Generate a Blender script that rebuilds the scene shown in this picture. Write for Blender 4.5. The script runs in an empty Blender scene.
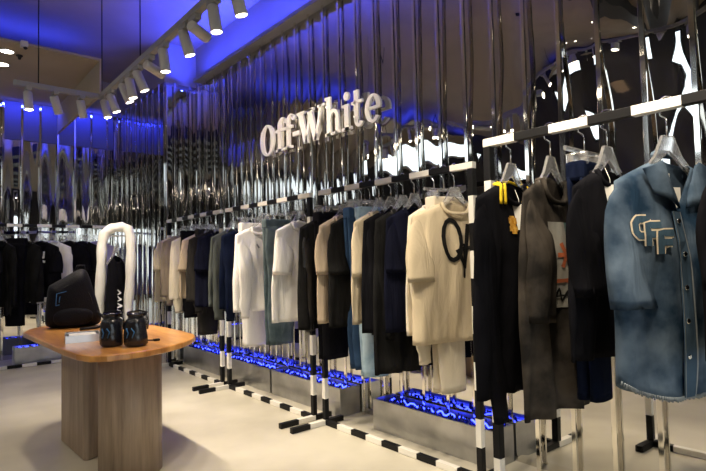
import bpy, bmesh, math, random
from mathutils import Vector, Matrix, noise
R = math.radians
PI = math.pi
random.seed(4)
scn = bpy.context.scene
COL = scn.collection

# ------------------------------------------------------------------ camera
F_PX, YAW, PITCH, ROLL, HC = 525.4, 0.6995, 0.0444, -0.0231, 1.1335
fw = Vector((math.sin(YAW)*math.cos(PITCH), math.cos(YAW)*math.cos(PITCH), math.sin(PITCH)))
rt = Vector((math.cos(YAW), -math.sin(YAW), 0))
up = rt.cross(fw)
cr = math.cos(ROLL)*rt + math.sin(ROLL)*up
cu = -math.sin(ROLL)*rt + math.cos(ROLL)*up
cam_d = bpy.data.cameras.new('camera')
cam = bpy.data.objects.new('camera', cam_d)
COL.objects.link(cam)
cam_d.sensor_width = 36
cam_d.lens = F_PX*36/706
cam_d.clip_start = 0.05
m = Matrix((cr, cu, -fw)).transposed().to_4x4()
m.translation = Vector((0, 0, HC))
cam.matrix_world = m
scn.camera = cam

# ------------------------------------------------------------------ world, exposure, large lights
w = bpy.data.worlds.new('world'); scn.world = w; w.use_nodes = True
w.node_tree.nodes['Background'].inputs[0].default_value = (0.55, 0.5, 0.45, 1)
w.node_tree.nodes['Background'].inputs[1].default_value = 0.035
vs = scn.view_settings
vs.view_transform = 'Standard'; vs.look = 'None'; vs.exposure = 0.12; vs.gamma = 1.0; vs.use_curve_mapping = False
scn.cycles.sample_clamp_indirect = 6.0
scn.cycles.max_bounces = 10
scn.cycles.glossy_bounces = 8

WARM = (1.0, 0.85, 0.65)
BLUE = (0.03, 0.05, 1.0)
SPOT_W = 46.0
DOWN_W = 34.0
BLUE_CEIL_W = 155.0
BLUE_SOFFIT_W = 30.0

def area(name, loc, direction, sx, sy, power, color):
    d = bpy.data.lights.new(name, 'AREA'); d.shape = 'RECTANGLE'; d.size = sx; d.size_y = sy
    d.energy = power; d.color = color
    o = bpy.data.objects.new(name, d); COL.objects.link(o); o.location = loc
    o.rotation_euler = Vector(direction).to_track_quat('-Z', 'Y').to_euler()
    return o

# blue LED runs: along the top of the mirrored wall, and on top of the dropped soffit
area('blue_cove_light', (2.50, 4.0, 3.222), (-0.45, 0, 1), 0.02, 3.3, BLUE_CEIL_W, BLUE).rotation_euler = (PI, R(-56), 0)
area('blue_back_light', (1.45, 7.50, 3.185), (0, .55, -1), 1.3, 0.04, 13.0, BLUE).rotation_euler = (R(28), 0, 0)
area('blue_soffit_light', (-0.6, 6.45, 3.33), (0, -0.1, 1), 4.0, 0.05, BLUE_SOFFIT_W, BLUE).rotation_euler = (PI-R(-4), 0, 0)

# ------------------------------------------------------------------ materials
MATS = {}
def mat(name, color, rough=0.6, metal=0.0, var=0.0, scale=8.0, bump=0.0, bscale=60.0, emit=None, estr=0.0, trans=0.0,
        color2=None, spec=0.5, sheen=0.0, coat=0.0):
    if name in MATS: return MATS[name]
    mt = bpy.data.materials.new(name); mt.use_nodes = True
    nt = mt.node_tree; b = nt.nodes['Principled BSDF']
    b.inputs['Base Color'].default_value = (*color, 1)
    b.inputs['Roughness'].default_value = rough
    b.inputs['Metallic'].default_value = metal
    b.inputs['Transmission Weight'].default_value = trans
    b.inputs['Specular IOR Level'].default_value = spec
    b.inputs['Coat Weight'].default_value = coat
    if sheen: b.inputs['Sheen Weight'].default_value = sheen
    tc = nt.nodes.new('ShaderNodeTexCoord')
    if var or color2:
        n = nt.nodes.new('ShaderNodeTexNoise'); n.inputs['Scale'].default_value = scale; n.inputs['Detail'].default_value = 5
        nt.links.new(tc.outputs['Object'], n.inputs['Vector'])
        r = nt.nodes.new('ShaderNodeValToRGB')
        c2 = color2 or tuple(min(1, c*(1+var)) for c in color)
        c1 = color if color2 else tuple(c*(1-var) for c in color)
        r.color_ramp.elements[0].position = 0.36; r.color_ramp.elements[0].color = (*c1, 1)
        r.color_ramp.elements[1].position = 0.64; r.color_ramp.elements[1].color = (*c2, 1)
        nt.links.new(n.outputs['Fac'], r.inputs['Fac']); nt.links.new(r.outputs['Color'], b.inputs['Base Color'])
    if bump:
        n2 = nt.nodes.new('ShaderNodeTexNoise'); n2.inputs['Scale'].default_value = bscale; n2.inputs['Detail'].default_value = 3
        nt.links.new(tc.outputs['Object'], n2.inputs['Vector'])
        bp = nt.nodes.new('ShaderNodeBump'); bp.inputs['Strength'].default_value = bump; bp.inputs['Distance'].default_value = 0.01
        nt.links.new(n2.outputs['Fac'], bp.inputs['Height']); nt.links.new(bp.outputs['Normal'], b.inputs['Normal'])
    if emit:
        b.inputs['Emission Color'].default_value = (*emit, 1); b.inputs['Emission Strength'].default_value = estr
    MATS[name] = mt
    return mt

def cloth(name, color, var=0.12, scale=5.0, color2=None, wr=0.55):
    if name in MATS: return MATS[name]
    mt = mat(name, color, 0.95, 0, var, scale, 0.0, 1, color2=color2, spec=0.04)
    nt = mt.node_tree; b = nt.nodes['Principled BSDF']
    tc = nt.nodes.new('ShaderNodeTexCoord'); mp = nt.nodes.new('ShaderNodeMapping'); mp.inputs['Scale'].default_value = (9, 9, 2.6)
    nt.links.new(tc.outputs['Object'], mp.inputs['Vector'])
    n1 = nt.nodes.new('ShaderNodeTexNoise'); n1.inputs['Scale'].default_value = 1.3; n1.inputs['Detail'].default_value = 3; n1.inputs['Distortion'].default_value = 1.2
    nt.links.new(mp.outputs['Vector'], n1.inputs['Vector'])
    n2 = nt.nodes.new('ShaderNodeTexNoise'); n2.inputs['Scale'].default_value = 420; n2.inputs['Detail'].default_value = 1
    nt.links.new(tc.outputs['Object'], n2.inputs['Vector'])
    b1 = nt.nodes.new('ShaderNodeBump'); b1.inputs['Strength'].default_value = wr; b1.inputs['Distance'].default_value = 0.02
    b2 = nt.nodes.new('ShaderNodeBump'); b2.inputs['Strength'].default_value = 0.12; b2.inputs['Distance'].default_value = 0.002
    nt.links.new(n1.outputs['Fac'], b1.inputs['Height']); nt.links.new(b1.outputs['Normal'], b2.inputs['Normal'])
    nt.links.new(n2.outputs['Fac'], b2.inputs['Height']); nt.links.new(b2.outputs['Normal'], b.inputs['Normal'])
    return mt

def wood(name, c1, c2, sx=1.0, sy=1.0, sz=1.0, rough=0.35, coat=0.0, planks=None):
    mt = bpy.data.materials.new(name); mt.use_nodes = True
    nt = mt.node_tree; b = nt.nodes['Principled BSDF']
    b.inputs['Roughness'].default_value = rough; b.inputs['Coat Weight'].default_value = coat; b.inputs['Coat Roughness'].default_value = 0.15
    tc = nt.nodes.new('ShaderNodeTexCoord'); mp = nt.nodes.new('ShaderNodeMapping')
    mp.inputs['Scale'].default_value = (sx, sy, sz)
    nt.links.new(tc.outputs['Object'], mp.inputs['Vector'])
    n = nt.nodes.new('ShaderNodeTexNoise'); n.inputs['Scale'].default_value = 3.0; n.inputs['Detail'].default_value = 8; n.inputs['Roughness'].default_value = 0.62
    nt.links.new(mp.outputs['Vector'], n.inputs['Vector'])
    r = nt.nodes.new('ShaderNodeValToRGB')
    r.color_ramp.elements[0].position = 0.3; r.color_ramp.elements[0].color = (*c1, 1)
    r.color_ramp.elements[1].position = 0.7; r.color_ramp.elements[1].color = (*c2, 1)
    nt.links.new(n.outputs['Fac'], r.inputs['Fac'])
    out = r.outputs['Color']
    if planks:
        mp2 = nt.nodes.new('ShaderNodeMapping'); mp2.inputs['Scale'].default_value = planks
        nt.links.new(tc.outputs['Object'], mp2.inputs['Vector'])
        wn = nt.nodes.new('ShaderNodeTexVoronoi'); wn.inputs['Scale'].default_value = 1.0
        nt.links.new(mp2.outputs['Vector'], wn.inputs['Vector'])
        mx = nt.nodes.new('ShaderNodeMix'); mx.data_type = 'RGBA'; mx.blend_type = 'MULTIPLY'; mx.inputs['Factor'].default_value = 0.45
        hs = nt.nodes.new('ShaderNodeValToRGB')
        hs.color_ramp.elements[0].color = (0.45, 0.42, 0.4, 1); hs.color_ramp.elements[1].color = (1, 1, 1, 1)
        nt.links.new(wn.outputs['Color'], hs.inputs['Fac'])
        nt.links.new(out, mx.inputs['A']); nt.links.new(hs.outputs['Color'], mx.inputs['B'])
        out = mx.outputs['Result']
    nt.links.new(out, b.inputs['Base Color'])
    return mt

M_FLOOR = mat('polished_concrete', (0.46, 0.43, 0.345), 0.30, 0, color2=(0.60, 0.565, 0.46), scale=1.7, bump=0.03, bscale=3.0, spec=0.4)
M_PLASTER = mat('taupe_plaster', (0.29, 0.23, 0.17), 0.85, var=0.06, scale=2.0)
M_FASCIA = mat('fascia_plaster', (0.30, 0.27, 0.27), 0.85, var=0.05, scale=2.0)
M_SOFFIT = mat('soffit_plaster', (0.34, 0.27, 0.19), 0.8, var=0.05, scale=2.0)
M_DARKWALL = mat('dark_wall', (0.035, 0.033, 0.035), 0.6, var=0.2, scale=2.0)
M_MIRROR = mat('mirror_steel', (0.66, 0.65, 0.63), 0.02, 1.0)
M_CHROME = mat('polished_strip', (0.86, 0.83, 0.76), 0.08, 1.0)
M_CHROME2 = mat('chrome', (0.75, 0.75, 0.75), 0.12, 1.0)
M_STEEL = mat('brushed_steel', (0.50, 0.50, 0.50), 0.34, 0.9, var=0.16, scale=5.0)
M_BLK = mat('black_paint', (0.006, 0.006, 0.007), 0.5, spec=0.2)
M_WHT = mat('white_paint', (0.78, 0.76, 0.70), 0.42)
M_GREYMETAL = mat('grey_lamp_metal', (0.42, 0.39, 0.36), 0.45)
M_TRACK = mat('track_metal', (0.24, 0.23, 0.22), 0.5)
M_LENS = mat('lamp_lens', (1, 1, 1), 0.3, emit=(1.0, 0.88, 0.7), estr=14.0)
M_DAY = mat('daylight_pane', (0.9, 0.95, 1), 0.3, emit=(0.80, 0.92, 1.0), estr=2.6)
M_LED = mat('blue_led', (0.1, 0.1, 1), 0.3, emit=(0.03, 0.05, 1.0), estr=9.0)
M_GLASSBLUE = mat('blue_glass', (0.006, 0.01, 0.16), 0.15, spec=0.6)
M_SIGN = mat('sign_white', (0.86, 0.83, 0.76), 0.5)
M_ACRYL = mat('clear_acrylic', (0.95, 0.95, 0.95), 0.08, trans=0.88)
M_TAG = mat('tag_paper', (0.8, 0.78, 0.72), 0.7)

# ------------------------------------------------------------------ mesh helpers
def box(bm, x0, y0, z0, x1, y1, z1, mi=0):
    v = [bm.verts.new(p) for p in ((x0,y0,z0),(x1,y0,z0),(x1,y1,z0),(x0,y1,z0),(x0,y0,z1),(x1,y0,z1),(x1,y1,z1),(x0,y1,z1))]
    for f in ((0,3,2,1),(4,5,6,7),(0,1,5,4),(1,2,6,5),(2,3,7,6),(3,0,4,7)):
        bm.faces.new([v[i] for i in f]).material_index = mi

def frame_of(t):
    t = t.normalized()
    a = Vector((0, 0, 1)) if abs(t.z) < 0.9 else Vector((0, 1, 0))
    n = t.cross(a).normalized(); return n, t.cross(n).normalized()

def tube(bm, pts, r, seg=8, closed=False, cap=True, mi=0):
    pts = [Vector(p) for p in pts]; rings = []
    n = len(pts)
    pn = None
    for i, p in enumerate(pts):
        a = pts[(i-1) % n] if (closed or i > 0) else p
        b = pts[(i+1) % n] if (closed or i < n-1) else p
        t = (b-a).normalized()
        if pn is None: nn, bb = frame_of(t)
        else:
            nn = (pn - t*pn.dot(t)).normalized(); bb = t.cross(nn)
        pn = nn
        rr = r[i] if isinstance(r, (list, tuple)) else r
        rings.append([bm.verts.new(p + (nn*math.cos(2*PI*k/seg) + bb*math.sin(2*PI*k/seg))*rr) for k in range(seg)])
    m_ = n if closed else n-1
    for i in range(m_):
        A, B = rings[i], rings[(i+1) % n]
        for k in range(seg):
            f = bm.faces.new((A[k], A[(k+1) % seg], B[(k+1) % seg], B[k])); f.material_index = mi; f.smooth = True
    if cap and not closed:
        bm.faces.new(rings[0][::-1]).material_index = mi; bm.faces.new(rings[-1]).material_index = mi

def lathe(bm, prof, seg=20, c=(0, 0, 0), cap=True, mi=0, jig=None):
    rings = []
    for j, (r, z) in enumerate(prof):
        ring = []
        for k in range(seg):
            a = 2*PI*k/seg; rr = r*(1 + (jig(a, j) if jig else 0))
            ring.append(bm.verts.new((c[0]+rr*math.cos(a), c[1]+rr*math.sin(a), c[2]+z)))
        rings.append(ring)
    for A, B in zip(rings, rings[1:]):
        for k in range(seg):
            f = bm.faces.new((A[k], A[(k+1) % seg], B[(k+1) % seg], B[k])); f.smooth = True; f.material_index = mi
    if cap:
        bm.faces.new(rings[0][::-1]).material_index = mi; bm.faces.new(rings[-1]).material_index = mi

def prism(bm, poly, z0, z1, smooth=False, mi=0):
    a = [bm.verts.new((x, y, z0)) for x, y in poly]; b = [bm.verts.new((x, y, z1)) for x, y in poly]
    n = len(poly)
    bm.faces.new(a[::-1]).material_index = mi; bm.faces.new(b).material_index = mi
    for i in range(n):
        f = bm.faces.new((a[i], a[(i+1) % n], b[(i+1) % n], b[i])); f.smooth = smooth; f.material_index = mi

def obj(name, bm, mats, parent=None, loc=None, rot=None, bevel=0, normals=True):
    me = bpy.data.meshes.new(name)
    if normals: bmesh.ops.recalc_face_normals(bm, faces=bm.faces)
    bm.to_mesh(me); bm.free()
    for mm in (mats if isinstance(mats, (list, tuple)) else [mats]): me.materials.append(mm)
    o = bpy.data.objects.new(name, me); COL.objects.link(o)
    if parent: o.parent = parent
    if loc: o.location = loc
    if rot: o.rotation_euler = rot
    if bevel:
        md = o.modifiers.new('bevel', 'BEVEL'); md.width = bevel; md.segments = 2; md.limit_method = 'ANGLE'
    return o

def tag(o, label, cat, group=None):
    o['label'] = label; o['category'] = cat
    if group: o['group'] = group
    return o

def thing(name, label, cat, loc=(0, 0, 0), rz=0, group=None):
    o = bpy.data.objects.new(name, None); COL.objects.link(o); o.empty_display_size = 0.05
    o.location = loc; o.rotation_euler = (0, 0, rz)
    return tag(o, label, cat, group)

def struct(name, bm, mats, **k):
    o = obj(name, bm, mats, **k); o['kind'] = 'structure'; return o

# ------------------------------------------------------------------ the setting
XW, YS, XS, YB, ZT, ZC = 2.58, 5.90, 2.20, 7.70, 3.20, 3.67
XL, YF = -3.2, -4.0
bm = bmesh.new(); box(bm, XL-.1, YF-.1, -.1, XW+.1, YB+.1, 0); struct('floor', bm, M_FLOOR)
bm = bmesh.new(); box(bm, XL-.1, YF-.1, ZC, XW+.1, YB+.1, ZC+.1); struct('ceiling', bm, M_PLASTER)
bm = bmesh.new(); box(bm, XL-.1, YF, 0, XL, YB, ZC); struct('wall_left', bm, M_DARKWALL)
bm = bmesh.new(); box(bm, XL, YF-.1, 0, XW, YF, ZC); struct('wall_front', bm, M_DARKWALL)

rng = random.Random(11)
WV = [(rng.uniform(1.2, 6.5), rng.uniform(0.8, 5.5), rng.uniform(0, 6.28), rng.uniform(0, 6.28)) for _ in range(14)]
def wave(s, z, amp):
    d = 0
    for ky, kz, p1, p2 in WV:
        d += math.sin(ky*s + p1 + 0.8*math.sin(kz*z*0.7 + p2)) * math.sin(kz*z + p2) / (ky + kz)
    return d*amp
def bay(s, s0):
    t = ((s - s0)/0.2) % 1.0
    k = math.floor((s - s0)/0.2)
    rr = random.Random(int(k)*7+3)
    return 0.0016*math.cos(2*PI*t)*(0.4+rr.random()) + (t-.5)*rr.uniform(-.002, .002)
def mirror_sheet(name, origin, axis, length, nrm, zt, s0, ampf):
    """wavy polished sheet standing from the floor to zt"""
    bm = bmesh.new()
    ns, nz = int(length/0.025), int(zt/0.05)
    V = []
    for i in range(ns+1):
        col = []
        for j in range(nz+1):
            s = length*i/ns; z = zt*j/nz
            p = Vector(origin) + Vector(axis)*s
            d = wave(s + origin[0] + origin[1], z, ampf(s, z)) + bay(s, s0)*(0.25 + 0.75*min(1, max(0, (z-.8)/.8)))
            p += Vector(nrm)*d; p.z = z
            col.append(bm.verts.new(p))
        V.append(col)
    for i in range(ns):
        for j in range(nz):
            f = bm.faces.new((V[i][j], V[i+1][j], V[i+1][j+1], V[i][j+1])); f.smooth = True
    # back and edges so that the sheet has thickness
    o = struct(name, bm, M_MIRROR)
    md = o.modifiers.new('thickness', 'SOLIDIFY'); md.thickness = 0.012; md.offset = -1 if name != 'wall_right' else -1
    return o
def amp_r(s, z):
    up_ = min(1.0, max(0.0, (z - 1.0)/1.0))
    near = min(1.0, max(0.0, (2.6 - (s + YF))/1.6))
    return 0.003 + (0.009 + 0.075*near)*up_
mirror_sheet('wall_right', (XW, YF, 0), (0, 1, 0), YS-YF, (-1, 0, 0), ZT, 0.14-YF, amp_r)
mirror_sheet('wall_right_return', (XS, YS, 0), (1, 0, 0), XW-XS, (0, -1, 0), ZT, 0.1, lambda s, z: 0.006)
mirror_sheet('wall_right_end', (XS, YS, 0), (0, 1, 0), YB-YS, (-1, 0, 0), ZT, 0.1, lambda s, z: 0.006)
mirror_sheet('wall_back', (XL, YB, 0), (1, 0, 0), XS-XL, (0, -1, 0), ZT, 0.05, lambda s, z: 0.004 + 0.006*min(1, max(0, z-1)))
# solid backing and plaster above the mirrors
bm = bmesh.new(); box(bm, XW+.03, YF, 0, XW+.1, YS, ZC); struct('wall_right_backing', bm, M_DARKWALL)
bm = bmesh.new(); box(bm, XW-.005, YF, ZT, XW+.03, YS, ZC); struct('wall_right_fascia', bm, M_FASCIA)
bm = bmesh.new(); box(bm, XS-.005, YS-.005, ZT, XW+.03, YB+.03, ZC); struct('wall_right_bulkhead', bm, M_FASCIA)
bm = bmesh.new(); box(bm, XS+.03, YS+.03, 0, XW+.03, YB, ZT-.001); struct('wall_right_core', bm, M_DARKWALL)
bm = bmesh.new(); box(bm, XL, YB+.03, 0, XW, YB+.1, ZC); struct('wall_back_backing', bm, M_DARKWALL)
bm = bmesh.new(); box(bm, XL, YB-.005, ZT, XS, YB+.03, ZC); struct('wall_back_fascia', bm, M_FASCIA)
bm = bmesh.new(); box(bm, .85, YB-.035, 2.72, XS-.07, YB-.022, ZT-.001); struct('wall_back_panel', bm, mat('dark_panel_plaster', (.12, .11, .13), .8))
bm = bmesh.new(); box(bm, XW-.125, 2.3, ZT, XW-.121, 5.7, ZT+.034); box(bm, XW-.121, 2.3, ZT, XW-.006, 5.7, ZT+.004); struct('trim_0', bm, M_TRACK)  # added lip, blocks the blue LED from showing in the mirrors
# dropped soffit with its hanging end fin
bm = bmesh.new(); box(bm, XL, 5.64, ZT, 1.44, YB-.006, ZT+.025); struct('ceiling_soffit', bm, M_SOFFIT)
bm = bmesh.new(); box(bm, 1.44, 5.64, 2.86, 1.47, YB-.06, ZT+.025); struct('ceiling_fin', bm, M_SOFFIT)
M_OAK = wood('pale_oak', (.34, .25, .15), (.52, .40, .26), 1.2, 1.2, 6, .5)
bm = bmesh.new(); box(bm, XL, -3.2, .25, XL+.04, 7.0, 1.95); struct('wall_left_added_panel', bm, M_OAK)  # unseen pale panel, added to brighten the reflections in the strips
# dark beams across the ceiling over the front of the shop
for k, yy in enumerate((2.2, 1.45, .7, -.1, -.9, -1.7)):
    bm = bmesh.new(); box(bm, XL, yy-.16, ZC-.22, 1.6, yy+.16, ZC); struct('ceiling_beam_%d' % (k+1), bm, M_DARKWALL)
# bright shop windows on the far side of the room
wn = 0
for (y0, y1, z0, z1) in ((4.6, 5.4, 2.55, 2.95), (2.0, 2.95, 2.5, 3.35), (-2.6, -0.9, 0.5, 2.2)):
    wn += 1
    bm = bmesh.new(); box(bm, XL, y0, z0, XL+.03, y1, z1); o = struct('window_%d' % wn, bm, M_DAY)
    bm = bmesh.new()
    for (a, b, c, d) in ((y0-.04, y0, z0-.04, z1+.04), (y1, y1+.04, z0-.04, z1+.04), (y0, y1, z0-.04, z0), (y0, y1, z1, z1+.04)):
        box(bm, XL, a, c, XL+.05, b, d)
    obj('frame', bm, M_BLK, o)
bm = bmesh.new(); box(bm, -2.2, YF, 0.2, 1.4, YF+.03, 2.3)
struct('window_5', bm, M_DAY)

lb = thing('light_box', 'long white light box hung across the room, seen only in the mirror', 'light box', (-1.35, 5.75, 2.72))
bm = bmesh.new(); box(bm, -.05, -1.1, -.17, .05, 1.1, .17); obj('casing', bm, M_GREYMETAL, lb, bevel=.005)
bm = bmesh.new(); box(bm, .05, -1.08, -.15, .056, 1.08, .15); obj('lit_face', bm, M_DAY, lb)
for yy in (-.9, .9):
    bm = bmesh.new(); tube(bm, [(0, yy, .17), (0, yy, ZT-2.72 if 5.75+yy > 5.64 else ZC-2.72)], .006, 6); obj('hanging_rod', bm, M_BLK, lb)

# polished vertical strips standing off the mirrored walls
tn = 0
def strip(x, y, nx, ny, ztop):
    global tn; tn += 1
    bm = bmesh.new(); hw, d = 0.012, 0.014
    if nx: box(bm, x-d, y-hw, 0.0, x, y+hw, ztop)
    else: box(bm, x-hw, y-d, 0.0, x+hw, y, ztop)
    return struct('trim_%d' % tn, bm, M_CHROME, bevel=0.002)
for k in range(-6, 29):
    strip(XW-.035, 0.14+0.2*k, 1, 0, ZT)
for x in (2.30, 2.48): strip(x, YS-.035, 0, 1, ZT)
for k in range(9): strip(XS-.035, YS+.08+0.2*k, 1, 0, ZT)
for k in range(14): strip(2.05-0.2*k, YB-.035, 0, 1, ZT)

# ------------------------------------------------------------------ lighting track
TZ, TX, TY = 2.48, 1.157, 4.48
trk = thing('track_light_bar', 'grey L-shaped lighting track hung from the ceiling by thin rods', 'lighting track', (TX, TY, TZ))
bm = bmesh.new(); box(bm, -.02, -6.5, -.02, .02, .02, .02); obj('long_rail', bm, M_TRACK, trk, bevel=.003)
bm = bmesh.new(); box(bm, -.60, -.02, -.02, -.02, .02, .02); obj('short_rail', bm, M_TRACK, trk, bevel=.003)
for (x, y) in ((-.44, 0), (0, -.02), (0, -.94), (0, -2.6), (0, -4.4)):
    bm = bmesh.new(); tube(bm, [(x, y, .02), (x, y, ZC-TZ)], .004, 6); obj('hanging_rod', bm, M_BLK, trk)

def spot_light(x, y, aim, label):
    t = thing('spot_light', label, 'spotlight', (x, y, TZ-.02), 0, None)
    bm = bmesh.new(); box(bm, -.018, -.05, -.03, .018, .05, 0); obj('adapter', bm, M_TRACK, t, bevel=.003)
    bm = bmesh.new(); tube(bm, [(0, 0, -.03), (0, 0, -.06)], .009, 8); obj('stem', bm, M_TRACK, t)
    d = Vector(aim).normalized(); q = d.to_track_quat('-Z', 'Y')
    c = Vector((0, 0, -.065))
    bm = bmesh.new()
    lathe(bm, [(.024, .035), (.03, .028), (.031, -.09), (.031, -.105), (.028, -.105), (.027, -.098)], 20)
    b = obj('lamp_body', bm, M_GREYMETAL, t, loc=c); b.rotation_mode = 'QUATERNION'; b.rotation_quaternion = q
    bm = bmesh.new(); lathe(bm, [(.0265, -.101), (.0265, -.104)], 16); obj('lens', bm, M_LENS, b)
    ld = bpy.data.lights.new('spot_beam', 'SPOT'); ld.energy = SPOT_W; ld.color = WARM; ld.spot_size = R(74); ld.spot_blend = 0.6; ld.shadow_soft_size = 0.03
    lo = bpy.data.objects.new('spot_beam', ld); COL.objects.link(lo); lo.parent = b; lo.location = (0, 0, -.115)
    return t
ordn = ['first', 'second', 'third', 'fourth', 'fifth', 'sixth', 'seventh', 'eighth', 'ninth', 'tenth', 'eleventh']
for i, (x, aim) in enumerate(((.65, (.05, -.12, -1)), (.827, (.35, .30, -1)), (1.008, (.25, .25, -1)))):
    spot_light(x, TY, aim, ['grey spotlight at the free left end of the short track arm', 'grey spotlight in the middle of the short track arm',
                            'grey spotlight on the short track arm nearest its corner'][i])
for i, (y, aim) in enumerate(((4.38, (.2, -.1, -1)), (4.2, (.35, -.1, -1)), (3.9, (.4, -.15, -1)), (3.76, (.2, -.05, -1)), (3.58, (.4, -.12, -1)), (3.36, (1.2, .35, -.35)),
                              (3.12, (.1, -.05, -1)), (2.80, (.3, -.05, -1)), (2.66, (1.36, .75, -.15)), (2.43, (.1, -.1, -1)), (2.19, (.25, -.05, -1)))):
    spot_light(TX, y, aim, 'grey cylinder spotlight, %s from the corner along the long track arm' % ordn[i])
for i, (y, aim) in enumerate(((1.75, (.6, -.1, -1)), (1.35, (.7, 0, -1)), (1.0, (.5, -.2, -1)), (.65, (.75, -.1, -1)), (.2, (.6, 0, -1)), (-.5, (.5, 0, -1)))):
    t = spot_light(TX, y, aim, 'grey cylinder spotlight on the long track arm above the picture, seen only in the mirror')
    t['group'] = 'spotlights on the near end of the track'

# ceiling details
def downlight(x, y, z, label, group=None, power=DOWN_W):
    t = thing('downlight', label, 'ceiling light', (x, y, z), 0, group)
    bm = bmesh.new(); lathe(bm, [(.055, 0), (.07, 0), (.068, -.006), (.055, -.006)], 24, cap=False); obj('trim_ring', bm, M_GREYMETAL, t)
    bm = bmesh.new(); lathe(bm, [(.055, -.002), (.055, -.004)], 24); obj('lens', bm, M_LENS, t)
    ld = bpy.data.lights.new('downlight_beam', 'SPOT'); ld.energy = power; ld.color = WARM; ld.spot_size = R(130); ld.spot_blend = 0.7; ld.shadow_soft_size = 0.05
    lo = bpy.data.objects.new('downlight_beam', ld); COL.objects.link(lo); lo.parent = t; lo.location = (0, 0, -.012)
downlight(.682, 5.9, ZT, 'round recessed downlight on the brown soffit, the nearer of two')
downlight(.690, 6.31, ZT, 'round recessed downlight on the brown soffit, the farther of two')
for (x, y) in ((-.5, -1.3), (-.5, 1.08), (-.6, 3.2), (-2.2, -.5), (-2.2, 2.7), (.6, -2.4), (1.0, .3), (-2.2, 4.6)):  # unseen lamps added for general warm light in the closed room
    downlight(x, y, ZC, 'added round downlight in the unseen taupe ceiling, filling the room', 'added downlights in the unseen high ceiling', DOWN_W*1.8)
def small_dome(name, x, y, z, label, cat):
    bm = bmesh.new(); lathe(bm, [(.03, 0), (.03, -.01), (.018, -.016), (.012, -.04), (.002, -.042)], 14)
    tag(obj(name, bm, M_BLK, loc=(x, y, z)), label, cat)
small_dome('sprinkler', .66, 3.62, ZC, 'small dark sprinkler head on the taupe ceiling', 'sprinkler')
small_dome('smoke_sensor', .79, 5.95, ZT, 'small dark sensor under the brown soffit', 'sensor')
cm = thing('security_camera', 'small pale box camera on the soffit edge', 'camera', (.78, 5.60, 3.19))
bm = bmesh.new(); box(bm, -.03, -.03, -.03, .03, .03, .03); obj('housing', bm, M_GREYMETAL, cm, bevel=.006)
bm = bmesh.new(); lathe(bm, [(.018, -.03), (.016, -.045)], 14); o = obj('lens', bm, M_BLK, cm); o.rotation_euler = (R(-20), R(-15), 0)

# ------------------------------------------------------------------ wall sign
sign = thing('wall_sign', 'raised white serif letter sign on the mirrored wall', 'sign', (XW-.051, 4.33, 2.108))
def arc(bm, cx, cy, ro, ri, a0, a1, d0, d1, n=20):
    def P(r, a): return (cx + r[0]*math.cos(a), cy + r[1]*math.sin(a))
    A = [P(ro, R(a0+(a1-a0)*i/n)) for i in range(n+1)]; B = [P(ri, R(a0+(a1-a0)*i/n)) for i in range(n+1)]
    for i in range(n): prism(bm, [A[i], A[i+1], B[i+1], B[i]], d0, d1)
def rect(bm, x0, y0, x1, y1, d0, d1): prism(bm, [(x0, y0), (x1, y0), (x1, y1), (x0, y1)], d0, d1)
def disc(bm, cx, cy, r, d0, d1): prism(bm, [(cx+r*math.cos(2*PI*i/18), cy+r*math.sin(2*PI*i/18)) for i in range(18)], d0, d1)
def letter(ch, x):
    bm = bmesh.new(); d0, d1 = 0, .018
    if ch == 'O': arc(bm, .125, .15, (.125, .157), (.062, .135), 0, 360, d0, d1, 40)
    elif ch == 'f':
        rect(bm, .045, 0, .105, .25, d0, d1); rect(bm, .0, 0, .15, .024, d0, d1); rect(bm, .0, .19, .16, .218, d0, d1)
        arc(bm, .125, .25, (.08, .075), (.024, .052), 40, 180, d0, d1); disc(bm, .172, .283, .027, d0, d1)
    elif ch == '-': rect(bm, 0, .10, .09, .14, d0, d1)
    elif ch == 'W':
        for (xa, xb, wa) in ((.03, .12, .07), (.19, .12, .034), (.17, .265, .07), (.345, .265, .034)):
            prism(bm, [(xb-wa*.45, 0), (xb+wa*.45, 0), (xa+wa*.6, .3), (xa-wa*.45, .3)], d0, d1)
        rect(bm, -.02, .278, .105, .302, d0, d1); rect(bm, .135, .278, .245, .302, d0, d1); rect(bm, .30, .278, .40, .302, d0, d1)
    elif ch == 'h':
        rect(bm, .03, 0, .09, .335, d0, d1); rect(bm, 0, .313, .06, .335, d0, d1); rect(bm, 0, 0, .115, .024, d0, d1)
        arc(bm, .13, .13, (.085, .09), (.04, .06), 0, 150, d0, d1); rect(bm, .16, 0, .215, .135, d0, d1); rect(bm, .135, 0, .24, .024, d0, d1)
    elif ch == 'i':
        rect(bm, .03, 0, .09, .215, d0, d1); rect(bm, 0, .193, .06, .215, d0, d1); rect(bm, 0, 0, .12, .024, d0, d1); disc(bm, .06, .283, .036, d0, d1)
    elif ch == 't':
        rect(bm, .04, .06, .10, .30, d0, d1); rect(bm, 0, .19, .155, .216, d0, d1); arc(bm, .105, .07, (.065, .073), (.012, .045), 180, 330, d0, d1)
    elif ch == 'e':
        arc(bm, .1, .108, (.1, .113), (.044, .09), 8, 320, d0, d1, 30); rect(bm, .04, .10, .195, .124, d0, d1)
    return bm
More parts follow.
